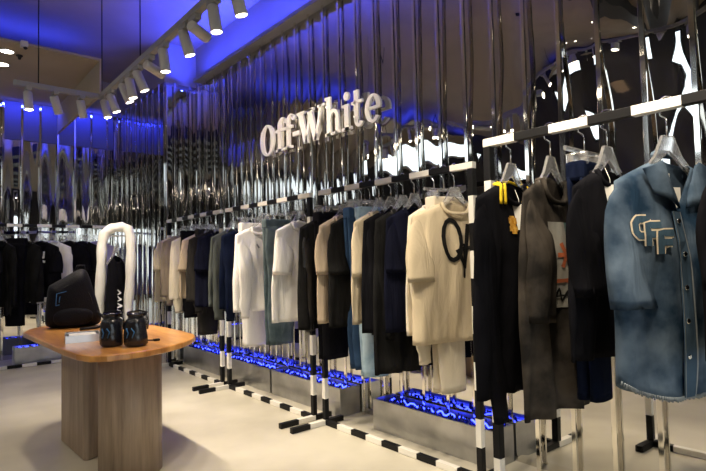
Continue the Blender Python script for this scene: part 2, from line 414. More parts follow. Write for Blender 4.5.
for ch, ya, yb_, x0, x1 in (('O', 4.315, 4.065, 0, .25), ('f', 4.045, 3.865, 0, .2), ('f', 3.90, 3.735, 0, .2), ('-', 3.765, 3.665, 0, .09), ('W', 3.70, 3.305, -.02, .40),
                           ('h', 3.30, 3.105, 0, .24), ('i', 3.085, 2.975, 0, .12), ('t', 2.975, 2.835, 0, .17), ('e', 2.82, 2.65, 0, .2)):
    k_ = (ya-yb_)/(x1-x0)
    o = obj('letter', letter(ch, 0), M_SIGN, sign)
    # letter plane x -> world -Y (left to right for someone facing the wall), y -> world Z, depth -> world -X
    o.matrix_local = Matrix(((0, 0, -1, 0), (-k_, 0, 0, ya-4.33+k_*x0), (0, .92, 0, 0), (0, 0, 0, 1)))

# ------------------------------------------------------------------ clothes racks
H = 1.6
def striped(bm, a, b, n, first, hw=.0165):
    """square bar from a to b in n alternating bands; 0 = black, 1 = white"""
    a, b = Vector(a), Vector(b); t = (b-a).normalized()
    n1, n2 = (Vector((0, 0, 1)), t.cross(Vector((0, 0, 1)))) if abs(t.z) < .5 else (Vector((1, 0, 0)), Vector((0, 1, 0)))
    rings = []
    for i in range(n+1):
        p = a.lerp(b, i/n); rings.append([bm.verts.new(p + n1*hw*s1 + n2*hw*s2) for s1, s2 in ((-1, -1), (1, -1), (1, 1), (-1, 1))])
    for i in range(n):
        for k in range(4):
            bm.faces.new((rings[i][k], rings[i][(k+1) % 4], rings[i+1][(k+1) % 4], rings[i+1][k])).material_index = (i+first) % 2
    bm.faces.new(rings[0][::-1]).material_index = first; bm.faces.new(rings[-1]).material_index = (n-1+first) % 2
def rack(label, p, rz, L, nb=9, f0=-.145, f1=.285):
    """rail runs along local +x from the base p"""
    t = thing('clothes_rack', label, 'clothes rack', p, rz, 'black and white banded clothes racks')
    MM = [M_BLK, M_WHT]
    bm = bmesh.new(); striped(bm, (0, 0, H), (L, 0, H), nb, 1); obj('rail', bm, MM, t, bevel=.002)
    bm = bmesh.new(); striped(bm, (.017, 0, .018), (L-.017, 0, .018), nb, 0); obj('floor_bar', bm, MM, t, bevel=.002)
    for x in (.0165, L-.0165):
        bm = bmesh.new(); striped(bm, (x, 0, .036), (x, 0, H-.017), 11, 0); obj('post', bm, MM, t, bevel=.002)
        bm = bmesh.new(); striped(bm, (x, f0, .018), (x, f1, .018), 3, 0, .017); obj('foot', bm, MM, t, bevel=.002)
    return t
XR, L = 2.198, 1.3258
Y3 = 1.6377
Y2 = Y3+L+.1048
Y1 = Y2+L+.1048
rack('black and white banded rack behind the table corner, farthest along the mirrored wall', (XR, Y1, 0), R(90), L)
rack('black and white banded rack holding the white tops, middle of the wall run', (XR, Y2, 0), R(90), L)
rack('black and white banded rack holding the cream scrawl tee, below the bright reflection', (XR, Y3, 0), R(90), L)
X4 = 1.83
rack('black and white banded rack holding the denim jacket, nearest the camera', (X4, 1.305-L*15/9, 0), R(90), L*15/9, 15)
YR = 6.9875
rack('black and white banded rack of black tops on the back wall, behind the table', (.52, YR, 0), 0, L, 9, -.285, .09)

# ------------------------------------------------------------------ planters
def planter(label, x0, y0, wx, wy, h, seed):
    t = thing('planter_box', label, 'planter', (x0, y0, 0))
    th = .012
    bm = bmesh.new()
    box(bm, 0, 0, 0, wx, wy, .02); box(bm, 0, 0, .02, th, wy, h); box(bm, wx-th, 0, .02, wx, wy, h)
    box(bm, th, 0, .02, wx-th, th, h); box(bm, th, wy-th, .02, wx-th, wy, h)
    obj('trough', bm, M_STEEL, t)
    bm = bmesh.new(); box(bm, th, th, .02, wx-th, wy-th, h-.05); obj('liner', bm, M_BLK, t)
    rg = random.Random(seed)
    # glass pebbles heaped in the trough
    bm = bmesh.new()
    lx, ly = wx-2*th, wy-2*th
    area_n = int(lx*ly*600)
    for i in range(area_n):
        r = rg.uniform(.014, .026)
        px, py = rg.uniform(th+r, wx-th-r), rg.uniform(th+r, wy-th-r)
        lathe(bm, [(r*.3, 0), (r*.95, r*.4), (r, r*.9), (r*.5, r*1.5), (r*.34, r*1.9+rg.uniform(0, .02)), (r*.2, r*2.1+.02)], 8, (px, py, h-.066))
    o = obj('glass_pebbles', bm, M_GLASSBLUE, t); o['kind'] = 'stuff'
    # led ribbon snaking between the pebbles
    bm = bmesh.new()
    lng = ly if ly > lx else lx
    pts = []
    for i in range(41):
        s = th+.03+(lng-.06)*i/40; wob = .008*math.sin(i*1.3+seed)
        hh = h-.016+.010*math.sin(i*1.7)
        pts.append((wx*.62+wob, s, hh) if ly > lx else (s, wy*.62+wob, hh))
    tube(bm, pts, .0055, 6); obj('led_ribbon', bm, M_LED, t)
    bm = bmesh.new()
    e = th+.012
    tube(bm, [(wx*.16, e, h-.03), (wx*.16, wy-e, h-.03)] if ly > lx else [(e, wy*.16, h-.03), (wx-e, wy*.16, h-.03)], .003, 6); obj('led_line', bm, M_LED, t)
    return t
planter('grey steel planter with blue lights nearest the camera, in front of the mirror', 2.37, 1.70, .185, .95, .20, 1)
planter('grey steel planter with blue lights behind the doubled black and white posts', 2.37, 3.00, .185, .94, .20, 2)
planter('grey steel planter with blue lights below the white tops', 2.37, 3.97, .185, .94, .20, 3)
planter('grey steel planter with blue lights at the far end of the mirrored wall', 2.37, 4.94, .185, .90, .20, 4)
planter('grey steel planter with blue lights along the back wall, left of the table', .91, 7.09, .95, .19, .21, 5)

# ------------------------------------------------------------------ table
table = thing('display_table', 'low wooden display table with orange top on two thick columns', 'table', (.95, 3.4, 0))
out = [(.568, 4.06), (.585, 3.6), (.606, 3.05), (.622, 2.86), (.655, 2.75), (.72, 2.70), (.82, 2.685), (.923, 2.70), (1.03, 2.745), (1.14, 2.82), (1.23, 2.91), (1.29, 3.0),
       (1.322, 3.1), (1.33, 3.3), (1.32, 3.7), (1.295, 4.02), (1.25, 4.2), (1.17, 4.33), (1.02, 4.42), (.85, 4.42), (.72, 4.36), (.625, 4.24)]
out = [(x-.95, y-3.4) for x, y in out]
M_TOP = wood('orange_veneer', (.34, .12, .02), (.80, .40, .11), 5, .9, 1, .3, .5, planks=(5.5, .35, .35))
M_LEG = wood('grey_walnut', (.24, .175, .12), (.46, .35, .25), 9, 9, .7, .5, planks=(9, 9, .3))
bm = bmesh.new(); prism(bm, out, .668, .70); obj('table_top', bm, M_TOP, table, bevel=.006)
leg1 = [(.755, 3.88), (.776, 3.39), (.80, 3.375), (1.04, 3.49), (1.06, 3.6), (1.06, 3.85), (1.0, 3.92), (.8, 3.92)]
bm = bmesh.new(); prism(bm, [(x-.95, y-3.4) for x, y in leg1], 0, .668); obj('leg', bm, M_LEG, table, bevel=.008)
bm = bmesh.new(); prism(bm, [(.945-.95+.162*math.cos(2*PI*i/48), 3.085-3.4+.19*math.sin(2*PI*i/48)) for i in range(48)], 0, .668, True)
o = obj('leg', bm, M_LEG, table)
for p in o.data.polygons:
    if len(p.vertices) > 4: p.use_smooth = False

# ------------------------------------------------------------------ things on the table
def pillow(bm, outl, depth, n=7, back=.35, sub=1, mi=0):
    cx = sum(p[0] for p in outl)/len(outl); cz = sum(p[1] for p in outl)/len(outl)
    def ring(s, y): return [bm.verts.new((cx+(x-cx)*s, y, cz+(z-cz)*s)) for x, z in outl]
    fr = [ring(math.cos(PI/2*i/n)**.6 if i < n else .02, -depth*math.sin(PI/2*i/n)) for i in range(n+1)]
    bk = [ring(math.cos(PI/2*i/n)**.6 if i < n else .02, depth*back*math.sin(PI/2*i/n)) for i in range(1, n+1)]
    rings = bk[::-1]+fr
    m_ = len(outl)
    for A, B in zip(rings, rings[1:]):
        for k in range(m_):
            f = bm.faces.new((A[k], A[(k+1) % m_], B[(k+1) % m_], B[k])); f.smooth = True; f.material_index = mi
    bm.faces.new(rings[0]); bm.faces.new(rings[-1][::-1])
def smooth_outline(pts, n=4):
    for _ in range(n):
        q = []
        for i in range(len(pts)):
            a, b = pts[i], pts[(i+1) % len(pts)]
            q += [(a[0]*.75+b[0]*.25, a[1]*.75+b[1]*.25), (a[0]*.25+b[0]*.75, a[1]*.25+b[1]*.75)]
        pts = q
        if len(pts) > 60: break
    return pts
M_NYLON = mat('black_nylon', (.006, .006, .009), .6, spec=.1, bump=.35, bscale=90, var=.2)
M_GLOSS = mat('glossy_black_puffer', (.008, .009, .014), .22, bump=.5, bscale=26)
M_BLUELINE = mat('blue_print', (.02, .12, .30), .6)
bp = thing('backpack', 'black backpack slumped on the back of the wooden table', 'backpack', (.73, 4.20, .70), R(-12))
ol = smooth_outline([(-.01, .0), (.10, -.0), (.22, 0), (.33, 0), (.345, .05), (.305, .20), (.27, .33), (.245, .40), (.20, .41), (.12, .36), (.03, .305), (.005, .29), (-.005, .20), (-.015, .08)], 2)
bm = bmesh.new(); pillow(bm, ol, .13); obj('body', bm, M_NYLON, bp)
ol = smooth_outline([(.03, .01), (.28, .01), (.29, .14), (.05, .15)], 3)
bm = bmesh.new(); pillow(bm, ol, .045, back=.1); obj('front_pocket', bm, M_NYLON, bp, loc=(0, -.105, 0))
bm = bmesh.new(); tube(bm, [(.025, -.06, .22), (.11, -.115, .28), (.2, -.10, .34), (.245, -.05, .36)], .005, 6); tube(bm, [(.21, -.1, .33), (.27, -.1, .2), (.30, -.08, .06)], .005, 6)
obj('zip', bm, M_BLK, bp)
bm = bmesh.new(); tube(bm, [(.17, .03, .385), (.19, .03, .43), (.23, .03, .43), (.235, .03, .38)], .008, 8); obj('grab_handle', bm, M_NYLON, bp)
bm = bmesh.new()
for (a, b) in (((.055, .16), (.115, .175)), ((.115, .175), (.12, .255)), ((.12, .255), (.06, .24)), ((.06, .24), (.055, .16)), ((.075, .18), (.08, .22)), ((.08, .22), (.1, .225)), ((.1, .225), (.098, .19))):
    tube(bm, [(a[0], -.122, a[1]), (b[0], -.122, b[1])], .0028, 5)
obj('emblem', bm, M_BLUELINE, bp)
bm = bmesh.new(); tube(bm, [(.29, -.06, .12), (.36, -.10, .05), (.36, -.2, .015), (.30, -.3, .012), (.2, -.35, .012)], .009, 8); obj('shoulder_strap', bm, M_NYLON, bp)

tr = thing('riser_tray', 'flat silver metal tray on the table before the backpack', 'tray', (.765, 3.36, .70), R(-10))
bm = bmesh.new(); box(bm, -.09, -.10, 0, .09, .10, .006)
for q in ((-.09, -.10, .09, -.094), (-.09, .094, .09, .10), (-.09, -.094, -.084, .094), (.084, -.094, .09, .094)):
    box(bm, q[0], q[1], .006, q[2], q[3], .04)
obj('tray_body', bm, M_STEEL, tr)
bm = bmesh.new(); box(bm, -.07, -.08, .006, .07, .08, .034); obj('insert', bm, mat('pale_card', (.55, .53, .5), .6), tr)
def pouch(label, x, y, rz, seed):
    t = thing('drawstring_pouch', label, 'bag', (x, y, .70), rz)
    rg = random.Random(seed); ph = rg.random()*6
    bm = bmesh.new()
    lathe(bm, [(.03, 0), (.05, .002), (.057, .015), (.058, .05), (.055, .09), (.056, .12), (.05, .138), (.036, .15), (.04, .165), (.046, .172), (.038, .170), (.03, .155)], 26,
          jig=lambda a, j: .05*math.sin(a*7+ph+j*.9)*(j > 1) + .03*math.sin(a*3+j))
    obj('body', bm, M_GLOSS, t)
    bm = bmesh.new(); tube(bm, [(.037*math.cos(a*PI/8), .037*math.sin(a*PI/8), .152) for a in range(16)], .004, 6, closed=True)
    tube(bm, [(.035, -.01, .152), (.06, -.02, .165), (.07, -.02, .13), (.066, -.02, .09)], .0035, 6); obj('drawstring', bm, M_BLK, t)
    bm = bmesh.new(); tube(bm, [(-.04, 0, .160), (-.05, .02, .175), (0, .055, .182), (.05, .02, .175), (.045, 0, .160)], .005, 6); obj('carry_loop', bm, M_NYLON, t)
    bm = bmesh.new()
    tube(bm, [(-.03, -.054, .05), (-.02, -.06, .075), (-.03, -.058, .1)], .003, 5); tube(bm, [(0, -.062, .05), (.01, -.06, .08), (-.005, -.06, .1)], .003, 5)
    obj('emblem', bm, M_BLUELINE, t)
pouch('glossy black drawstring pouch on the table, left of the pair', .822, 2.99, R(-35), 1)
pouch('glossy black drawstring pouch on the table, right of the pair', .915, 2.89, R(-35), 2)
st = thing('strap_clip', 'short black cord with clip lying near the table edge', 'strap', (1.04, 2.99, .70))
bm = bmesh.new(); tube(bm, [(-.10, .06, .006), (-.06, .05, .006), (-.02, .02, .006), (0, 0, .006)], .004, 6); obj('cord', bm, M_BLK, st)
bm = bmesh.new(); box(bm, 0, -.012, 0, .035, .012, .012); obj('clip', bm, M_BLK, st, bevel=.003)

# ------------------------------------------------------------------ white padded arch stand behind the table
arch = thing('arch_stand', 'white padded tubular arch stand behind the table', 'display stand', (1.47, 5.2, 0), R(-22))
M_PAD = cloth('white_padding', (.80, .79, .74), .05)
bm = bmesh.new()
pts = [(-.15, 0, .02), (-.15, 0, .4), (-.14, 0, .8), (-.125, 0, 1.15), (-.12, 0, 1.33), (-.095, 0, 1.43), (-.03, 0, 1.475), (.05, 0, 1.485), (.105, 0, 1.46), (.128, 0, 1.38),
       (.13, 0, 1.2), (.115, 0, .9), (.095, 0, .7), (.10, 0, .5), (.15, 0, .2), (.18, 0, .02)]
def dens(p, k=3):
    o_ = []
    for a, b in zip(p, p[1:]):
        for i in range(k): o_.append(Vector(a).lerp(Vector(b), i/k))
    return o_+[Vector(p[-1])]
pd = dens(pts)
tube(bm, pd, [.044+.004*math.sin(i*1.9) for i in range(len(pd))], 14); obj('padded_tube', bm, M_PAD, arch)
bm = bmesh.new(); pd2 = dens([(.10, .0, .66), (.135, .0, .55), (.20, .0, .35), (.25, 0, .02)]); tube(bm, pd2, .036, 12); obj('brace_tube', bm, M_PAD, arch)
bm = bmesh.new(); tube(bm, [(-.12, 0, 1.40), (.13, 0, 1.40)], .008, 8); obj('cross_bar', bm, M_CHROME2, arch)

# ------------------------------------------------------------------ hangers and garments
def lerp(a, b, t): return a+(b-a)*t
def make_hanger(label, M, cat='hanger'):
    t = thing('clear_hanger', label, cat); t.matrix_world = M
    bm = bmesh.new()
    pts = [(0, .027*math.cos(a), .0+.027*math.sin(a)) for a in [R(d) for d in range(-40, 200, 20)]][::-1]
    pts = pts + [(0, .02, -.03), (0, 0, -.045), (0, 0, -.105)]
    tube(bm, pts, .0028, 6); obj('hook', bm, M_CHROME2, t)
    bm = bmesh.new()
    P = [(-.185, -.262), (-.12, -.222), (-.06, -.165), (-.025, -.10), (.025, -.10), (.06, -.165), (.12, -.222), (.185, -.262), (.185, -.274), (.11, -.238), (.05, -.190), (0, -.15), (-.05, -.190), (-.11, -.238), (-.185, -.274)]
    prism(bm, [(x, z) for x, z in P], -.006, .006)
    for v in bm.verts: v.co = Vector((v.co.x, v.co.z, v.co.y))
    obj('shoulder_bar', bm, M_ACRYL, t, bevel=.002)
    return t

class Top:
    """a top hanging from a hanger hooked at the local origin; shoulders along x, chest towards -y"""
    def __init__(s, seed, wsh=.215, whem=.245, L=.70, D=.036, fold=.023, zn=-.168, slope=.085, nr=.085, drop=.075, vneck=False, tail=0.0, open_=False):
        s.__dict__.update(locals()); s.ph = random.Random(seed).uniform(0, 50)
    def zt(s, u, front):
        a = abs(u)*s.wsh
        base = s.zn - s.slope*(abs(u)**1.3)
        if a < s.nr:
            k = 1-(a/s.nr)**2
            if front:
                if s.vneck: base -= s.drop*(1-a/s.nr)
                else: base -= s.drop*k**.55
            else: base -= .012*k**.5
        return base
    def pt(s, u, v, front=True, off=0):
        w_ = lerp(s.wsh, s.whem, min(1, v*1.6)**.8)
        zt = s.zt(u, front); zh = -.168-s.L + s.tail*abs(u)**3
        z = lerp(zt, zh, v)
        e = max(0, 1-abs(u)**2.6)
        d = s.D*e**.6*min(1, .35+v*2.2)
        n1 = noise.noise(Vector((u*2.2+s.ph, v*1.3, 3.1 if front else 9.7)))
        n2 = noise.noise(Vector((u*4.6+s.ph, v*.9+4, 1.7 if front else 6.3)))
        n3 = noise.noise(Vector((u*9+s.ph, v*2.2+8, 2.7 if front else 11.3)))
        f = s.fold*(n1*1.2*(.3+v) + n2*1.1*v + n3*.35*(.3+v))*e**.3*1.6
        y = -(d+f+off) if front else (d+f*.8+off)
        x = u*w_*(1 + .03*noise.noise(Vector((v*3+s.ph, u, 5))))
        return Vector((x, y, z))
    def uv(s, x, z, front=True):
        u = x/s.whem
        for _ in range(6):
            zt = s.zt(u, front); zh = -.168-s.L+s.tail*abs(u)**3
            v = max(0, (z-zt)/(zh-zt)); w_ = lerp(s.wsh, s.whem, min(1, v*1.6)**.8); u = x/w_
        return max(-.99, min(.99, u)), min(1, v)
    def on(s, x, z, off=.006):
        u, v = s.uv(x, z); return s.pt(u, v, True, off)
    def torso(s):
        bm = bmesh.new(); nu, nv = 34, 26; side = {}
        us = [math.sin((i/nu-.5)*PI) for i in range(nu+1)]
        us = [.5*a+.5*(2*i/nu-1) for i, a in enumerate(us)]
        for front in (True, False):
            V = []
            for i, u in enumerate(us):
                c = []
                for j in range(nv+1):
                    v = (j/nv)**1.15
                    edge = i in (0, nu) or (j == 0 and abs(u)*s.wsh >= s.nr)
                    if edge and (i, j) in side: c.append(side[(i, j)]); continue
                    p = s.pt(u, v, front)
                    if edge: p.y = 0
                    vt = bm.verts.new(p)
                    if edge: side[(i, j)] = vt
                    c.append(vt)
                V.append(c)
            for i in range(nu):
                for j in range(nv):
                    q = (V[i][j], V[i+1][j], V[i+1][j+1], V[i][j+1])
                    if len(set(q)) == 4:
                        try: bm.faces.new(q if front else q[::-1]).smooth = True
                        except ValueError: pass
        return bm
    def sleeve(s, sd, length, r0=.085, r1=.07, out_=.03, d0=.03, d1=.032, back=.0, cuff=False):
        bm = bmesh.new(); n = max(10, int(length/.025)); seg = 18
        x0, z0 = s.wsh-.072, s.zn-s.slope-.048
        P = []
        bend = .018*math.sin(s.ph*3)
        for i in range(n+1):
            t = i/n; l = t*length
            x = x0 + out_*(1-math.exp(-l/.10)) + .014*math.sin(l*5+s.ph)
            if length > .4: x -= .03*max(0, t-.3)
            z = z0 - l*(.86+.14*t)
            P.append(Vector((sd*x, -.004-.016*min(1, l/.2)+back*t + bend*math.sin(PI*t), z)))
        rings = []
        for i, p in enumerate(P):
            t = i/n; l = t*length
            a = P[max(0, i-1)]; b = P[min(n, i+1)]; tg = (b-a).normalized()
            k_ = max(0, 1-l/.09)
            tg = (tg*(1-k_) + Vector((sd*.80, 0, -.60))*k_).normalized()
            nn = Vector((-tg.z*sd, 0, tg.x*sd)); nn.normalize()
            rn = lerp(r0, r1, t**.7); rb = lerp(d0, d1, t)*(.30+.70*min(1, l/.12))
            if l < .06: rn *= .70+.30*l/.06
            if cuff and t > .9: rn *= .78; rb *= .85
            ring = []
            for k in range(seg):
                an = 2*PI*k/seg
                w_ = 1 + .20*noise.noise(Vector((math.cos(an)*1.6+s.ph, math.sin(an)*1.6+sd, l*9)))*min(1, .15+l*4)
                w2 = 1 + .45*noise.noise(Vector((math.cos(an)*1.9+s.ph+7, math.sin(an)*1.2+sd, l*6)))*min(1, l*5)
                ring.append(bm.verts.new(p + nn*rn*math.cos(an)*w_ + Vector((0, 1, 0))*rb*math.sin(an)*w2))
            rings.append(ring)
        c_in = [bm.verts.new(P[-1].lerp(v.co, .8) + Vector((0, 0, .03))) for v in rings[-1]]
        rings.append(c_in)
        for A, B in zip(rings, rings[1:]):
            for k in range(seg):
                bm.faces.new((A[k], A[(k+1) % seg], B[(k+1) % seg], B[k])).smooth = True
        bm.faces.new(rings[0][::-1]); bm.faces.new(rings[-1])
        return bm
    def collar(s, r=.010):
        bm = bmesh.new(); pts = []
        un = s.nr/s.wsh
        for i in range(15): u = -un+2*un*i/14; p = s.pt(u, 0, True); p.y = -.012-.02*(1-abs(u/un)**2); pts.append(p)
        for i in range(1, 14): u = un-2*un*i/14; p = s.pt(u, 0, False); p.y = .012+.02*(1-abs(u/un)**2); pts.append(p)
        tube(bm, pts, r, 7, closed=True); return bm
    def patch(s, x0, z0, x1, z1, off=.007, nx=10, nz=12):
        bm = bmesh.new()
        V = [[bm.verts.new(s.on(lerp(x0, x1, i/nx), lerp(z0, z1, j/nz), off)) for j in range(nz+1)] for i in range(nx+1)]
        for i in range(nx):
            for j in range(nz): bm.faces.new((V[i][j], V[i+1][j], V[i+1][j+1], V[i][j+1])).smooth = True
        return bm
    def stroke(s, bm, pts, hw, off=.008, k=6):
        q = []
        for a, b in zip(pts, pts[1:]):
            for i in range(k): q.append((lerp(a[0], b[0], i/k), lerp(a[1], b[1], i/k)))
        q.append(pts[-1])
        prev = None
        for i, p in enumerate(q):
            a = q[max(0, i-1)]; b = q[min(len(q)-1, i+1)]
            dx, dz = b[0]-a[0], b[1]-a[1]; l = math.hypot(dx, dz) or 1
            nx, nz = -dz/l*hw, dx/l*hw
            c = (bm.verts.new(s.on(p[0]+nx, p[1]+nz, off)), bm.verts.new(s.on(p[0]-nx, p[1]-nz, off)))
            if prev: bm.faces.new((prev[0], prev[1], c[1], c[0]))
            prev = c

SHELL = []
def shell(o, th=.004):
    md = o.modifiers.new('thickness', 'SOLIDIFY'); md.thickness = th; md.offset = 0
    return o

def hang_matrix(p, turn): return Matrix.Translation(p) @ Matrix.Rotation(turn, 4, 'Z')
def top(name, label, cat, p, turn, mt, sleeve='short', seed=1, coll=True, mt2=None, hanger=None, slen=None, tagged=False, sl2=None, **k):
    T = Top(seed, **k)
    M = hang_matrix(p, turn)
    t = thing(name, label, cat); t.matrix_world = M
    o = shell(obj('body', T.torso(), mt, t))
    if sleeve:
        for sd in (-1, 1):
            if sleeve == 'short': b = T.sleeve(sd, slen or .25, .080, .080, .036, .026, .042)
            else: b = T.sleeve(sd, slen or .60, .076, .046, .026, .026, .026, cuff=True)
            obj('sleeve', b, mt2 or mt, t)
    if coll: obj('collar', T.collar(), mt2 or mt, t)
    if tagged:
        bm = bmesh.new(); z = -.20; x = tagged if isinstance(tagged, float) else .05
        a = T.on(x, z-.04, .02); box(bm, -.024, -.001, -.10, .024, .001, 0); tube(bm, [(0, 0, 0), (0, .004, .02), (-.01, .02, .06)], .001, 4)
        tag_o = obj('price_tag', bm, M_TAG, t, loc=a, rot=(0, 0, R(-48))); tag_o['label'] = 'white card tag'
    make_hanger('clear hanger holding the ' + ' '.join((hanger or label).split()[:12]), M)
    return t, T

def bottoms(name, label, cat, p, turn, mt, L=1.0, w=.20, seed=1, fold_=False, hanger=None, D=.028):
    """trousers clipped to a hanger by the waist and folded flat leg on leg; width along x"""
    M = hang_matrix(p, turn)
    t = thing(name, label, cat); t.matrix_world = M
    ph = seed*3.7
    zt = -.13
    def leg(y0, sgn):
        bm = bmesh.new(); rings = []; n = 26; seg = 18
        for i in range(n+1):
            v = i/n; z = zt-.07-(L-.07)*v
            hw = lerp(w*.5, w*.40, v); d = D*(.75+.25*v)
            ring = []
            for k in range(seg):
                a = 2*PI*k/seg
                c, s_ = math.cos(a), math.sin(a)
                sq = 1+.12*noise.noise(Vector((c*1.5+ph, s_*1.5+sgn, v*4)))
                wob = .01*noise.noise(Vector((v*3, ph, sgn)))
                ring.append(bm.verts.new((hw*abs(c)**.8*(1 if c > 0 else -1)*sq+wob, y0+d*s_*sq*.9, z)))
            rings.append(ring)
        rings.append([bm.verts.new((v.co.x*.85, y0+(v.co.y-y0)*.7, v.co.z+.03)) for v in rings[-1]])
        for A, B in zip(rings, rings[1:]):
            for k in range(seg): bm.faces.new((A[k], A[(k+1) % seg], B[(k+1) % seg], B[k])).smooth = True
        bm.faces.new(rings[0][::-1]); bm.faces.new(rings[-1]); return bm
    obj('leg', leg(-D*.8, 1), mt, t); obj('leg', leg(D*.8, 2), mt, t)
    bm = bmesh.new(); box(bm, -w*.5, -D*1.3, zt-.085, w*.5, D*1.3, zt-.015); obj('waistband', bm, mt, t, bevel=.012)
    h = thing('clip_hanger', 'clear clip hanger holding the ' + ' '.join((hanger or label).split()[:11]), 'hanger'); h.matrix_world = M
    bm = bmesh.new(); pts = [(0, .027*math.cos(a), .027*math.sin(a)) for a in [R(d) for d in range(-40, 200, 20)]][::-1]
    tube(bm, pts+[(0, .02, -.03), (0, 0, -.045), (0, 0, -.10)], .0028, 6); obj('hook', bm, M_CHROME2, h)
    bm = bmesh.new(); box(bm, -.14, -.006, -.115, .14, .006, -.10); obj('bar', bm, M_ACRYL, h, bevel=.002)
    for sx in (-1, 1):
        bm = bmesh.new(); box(bm, sx*w*.36-.006, -D*1.4, zt-.03, sx*w*.36+.006, D*1.4, -.115); obj('clip', bm, M_ACRYL, h, bevel=.003)
    return t

K = dict
CREAM = cloth('cream_cotton', (.60, .51, .36), .06)
CREAM2 = cloth('pale_cream_cotton', (.72, .65, .52), .05)
BEIGE = cloth('beige_cotton', (.50, .40, .29), .08)
TAUPE = cloth('taupe_knit', (.27, .22, .17), .12)
WHITE = cloth('white_cotton', (.80, .78, .74), .04)
BLACK = cloth('black_cotton', (.007, .007, .009), .3)
BLACK2 = cloth('soft_black_cotton', (.012, .012, .012), .3)
NAVY = cloth('navy_wool', (.005, .008, .022), .2)
NAVYBLK = cloth('navy_black_cotton', (.006, .007, .016), .25)
CHAR = cloth('charcoal_fleece', (.028, .026, .024), .2)
GREEN = cloth('grey_green_fleece', (.075, .085, .08), .15)
WASHED = cloth('washed_grey_cotton', (.020, .018, .016), .0, 9.0, color2=(.065, .055, .045))
LEATHER = mat('black_leather', (.012, .012, .013), .33, bump=.4, bscale=40)
DENIM = cloth('mid_denim', (.014, .032, .060), .0, 7.0, color2=(.11, .152, .205))
DENIM_D = cloth('grey_green_denim', (.045, .068, .078), .0, 6.0, color2=(.12, .155, .17))
DENIM_L = cloth('light_denim', (.20, .32, .44), .0, 9.0, color2=(.42, .55, .65))
LAV = cloth('lavender_cotton', (.36, .33, .52), .06)
INKBLK = cloth('black_ink', (.012, .012, .012), .1)
INKWHT = cloth('white_ink', (.75, .75, .72), .05)
INKPUR = cloth('violet_ink', (.12, .11, .40), .1)
YELLOW = cloth('yellow_rib', (.70, .50, .03), .08)
GOLD = cloth('gold_thread', (.45, .20, .02), .0, 70.0, color2=(.72, .45, .10))

def at(y, x=XR): return Vector((x, y, H+.0))
# far rack --------------------------------------------------
t, T = top('t_shirt', 'cream short-sleeved tee hanging last at the far end of the rail', 't-shirt', at(5.57), R(2), CREAM, seed=1, hanger='far cream tee')
top('sweatshirt', 'taupe long-sleeved top hanging just in front of the far cream tee', 'sweatshirt', at(5.39), R(-4), TAUPE, 'long', seed=2, L=.64)
top('sweatshirt', 'cream long-sleeved top hanging beside a pair of black trousers', 'sweatshirt', at(5.16), R(0), CREAM2, 'long', seed=3, L=.66, slen=.66)
bottoms('trousers', 'black trousers hanging between cream and beige tops', 'trousers', at(5.08), R(-4), BLACK, .88, .30, seed=4)
top('t_shirt', 'beige short-sleeved tee hanging beside a charcoal fleece', 't-shirt', at(4.91), R(3), BEIGE, seed=5, L=.64)
top('hoodie', 'charcoal fleece hoodie with long sleeves beside the violet print tee', 'hoodie', at(4.72), R(-5), CHAR, 'long', seed=6, L=.66, slen=.64)
bottoms('trousers', 'charcoal trousers hanging under the far fleece hoodie', 'trousers', at(4.82), R(0), CHAR, 1.03, .22, seed=7)
t, T = top('t_shirt', 'navy black tee with a violet grid print', 't-shirt', at(4.5), R(-14), NAVYBLK, seed=8, L=.7)
bm = bmesh.new()
for (a, b) in (((-.10, -.42), (.06, -.42)), ((-.10, -.47), (.06, -.47)), ((-.10, -.52), (.06, -.52)), ((-.07, -.39), (-.07, -.55)), ((-.02, -.39), (-.02, -.55)), ((.03, -.39), (.03, -.55))):
    T.stroke(bm, [a, b], .008)
obj('print', bm, INKPUR, t, normals=False)
# second rack --------------------------------------------------
top('sweatshirt', 'grey-green fleece with long sleeves at the start of the middle rack', 'sweatshirt', at(4.27), R(2), GREEN, 'long', seed=9, L=.68, slen=.66)
top('jumper', 'navy wool jumper hanging left of the white long-sleeved top', 'jumper', at(4.05), R(-2), NAVY, 'long', seed=10, L=.69, slen=.66)
t, T = top('long_sleeved_top', 'white long-sleeved top with small chest marks', 'long-sleeved top', at(3.8), R(-3), WHITE, 'long', seed=11, L=.70, slen=.62)
bm = bmesh.new(); T.stroke(bm, [(-.05, -.33), (-.03, -.36)], .008); T.stroke(bm, [(.03, -.45), (.04, -.49), (.02, -.5)], .006); T.stroke(bm, [(.10, -.25), (.13, -.25)], .01)
obj('print', bm, mat('grey_ink', (.2, .2, .22), .8), t, normals=False)
bottoms('jeans', 'white jeans hanging under the white long-sleeved top', 'jeans', at(3.92), R(-3), WHITE, 1.04, .24, seed=12)
bottoms('jeans', 'grey-green denim jeans hanging between two white tops', 'jeans', at(3.52), R(-2), DENIM_D, .98, .26, seed=13)
t, T = top('t_shirt', 'white short-sleeved tee with tiny chest logo facing the room', 't-shirt', at(3.21), R(2), WHITE, seed=14, L=.735, whem=.262, slen=.27)
bm = bmesh.new(); T.stroke(bm, [(.08, -.29), (.10, -.29)], .006); obj('print', bm, INKBLK, t, normals=False)
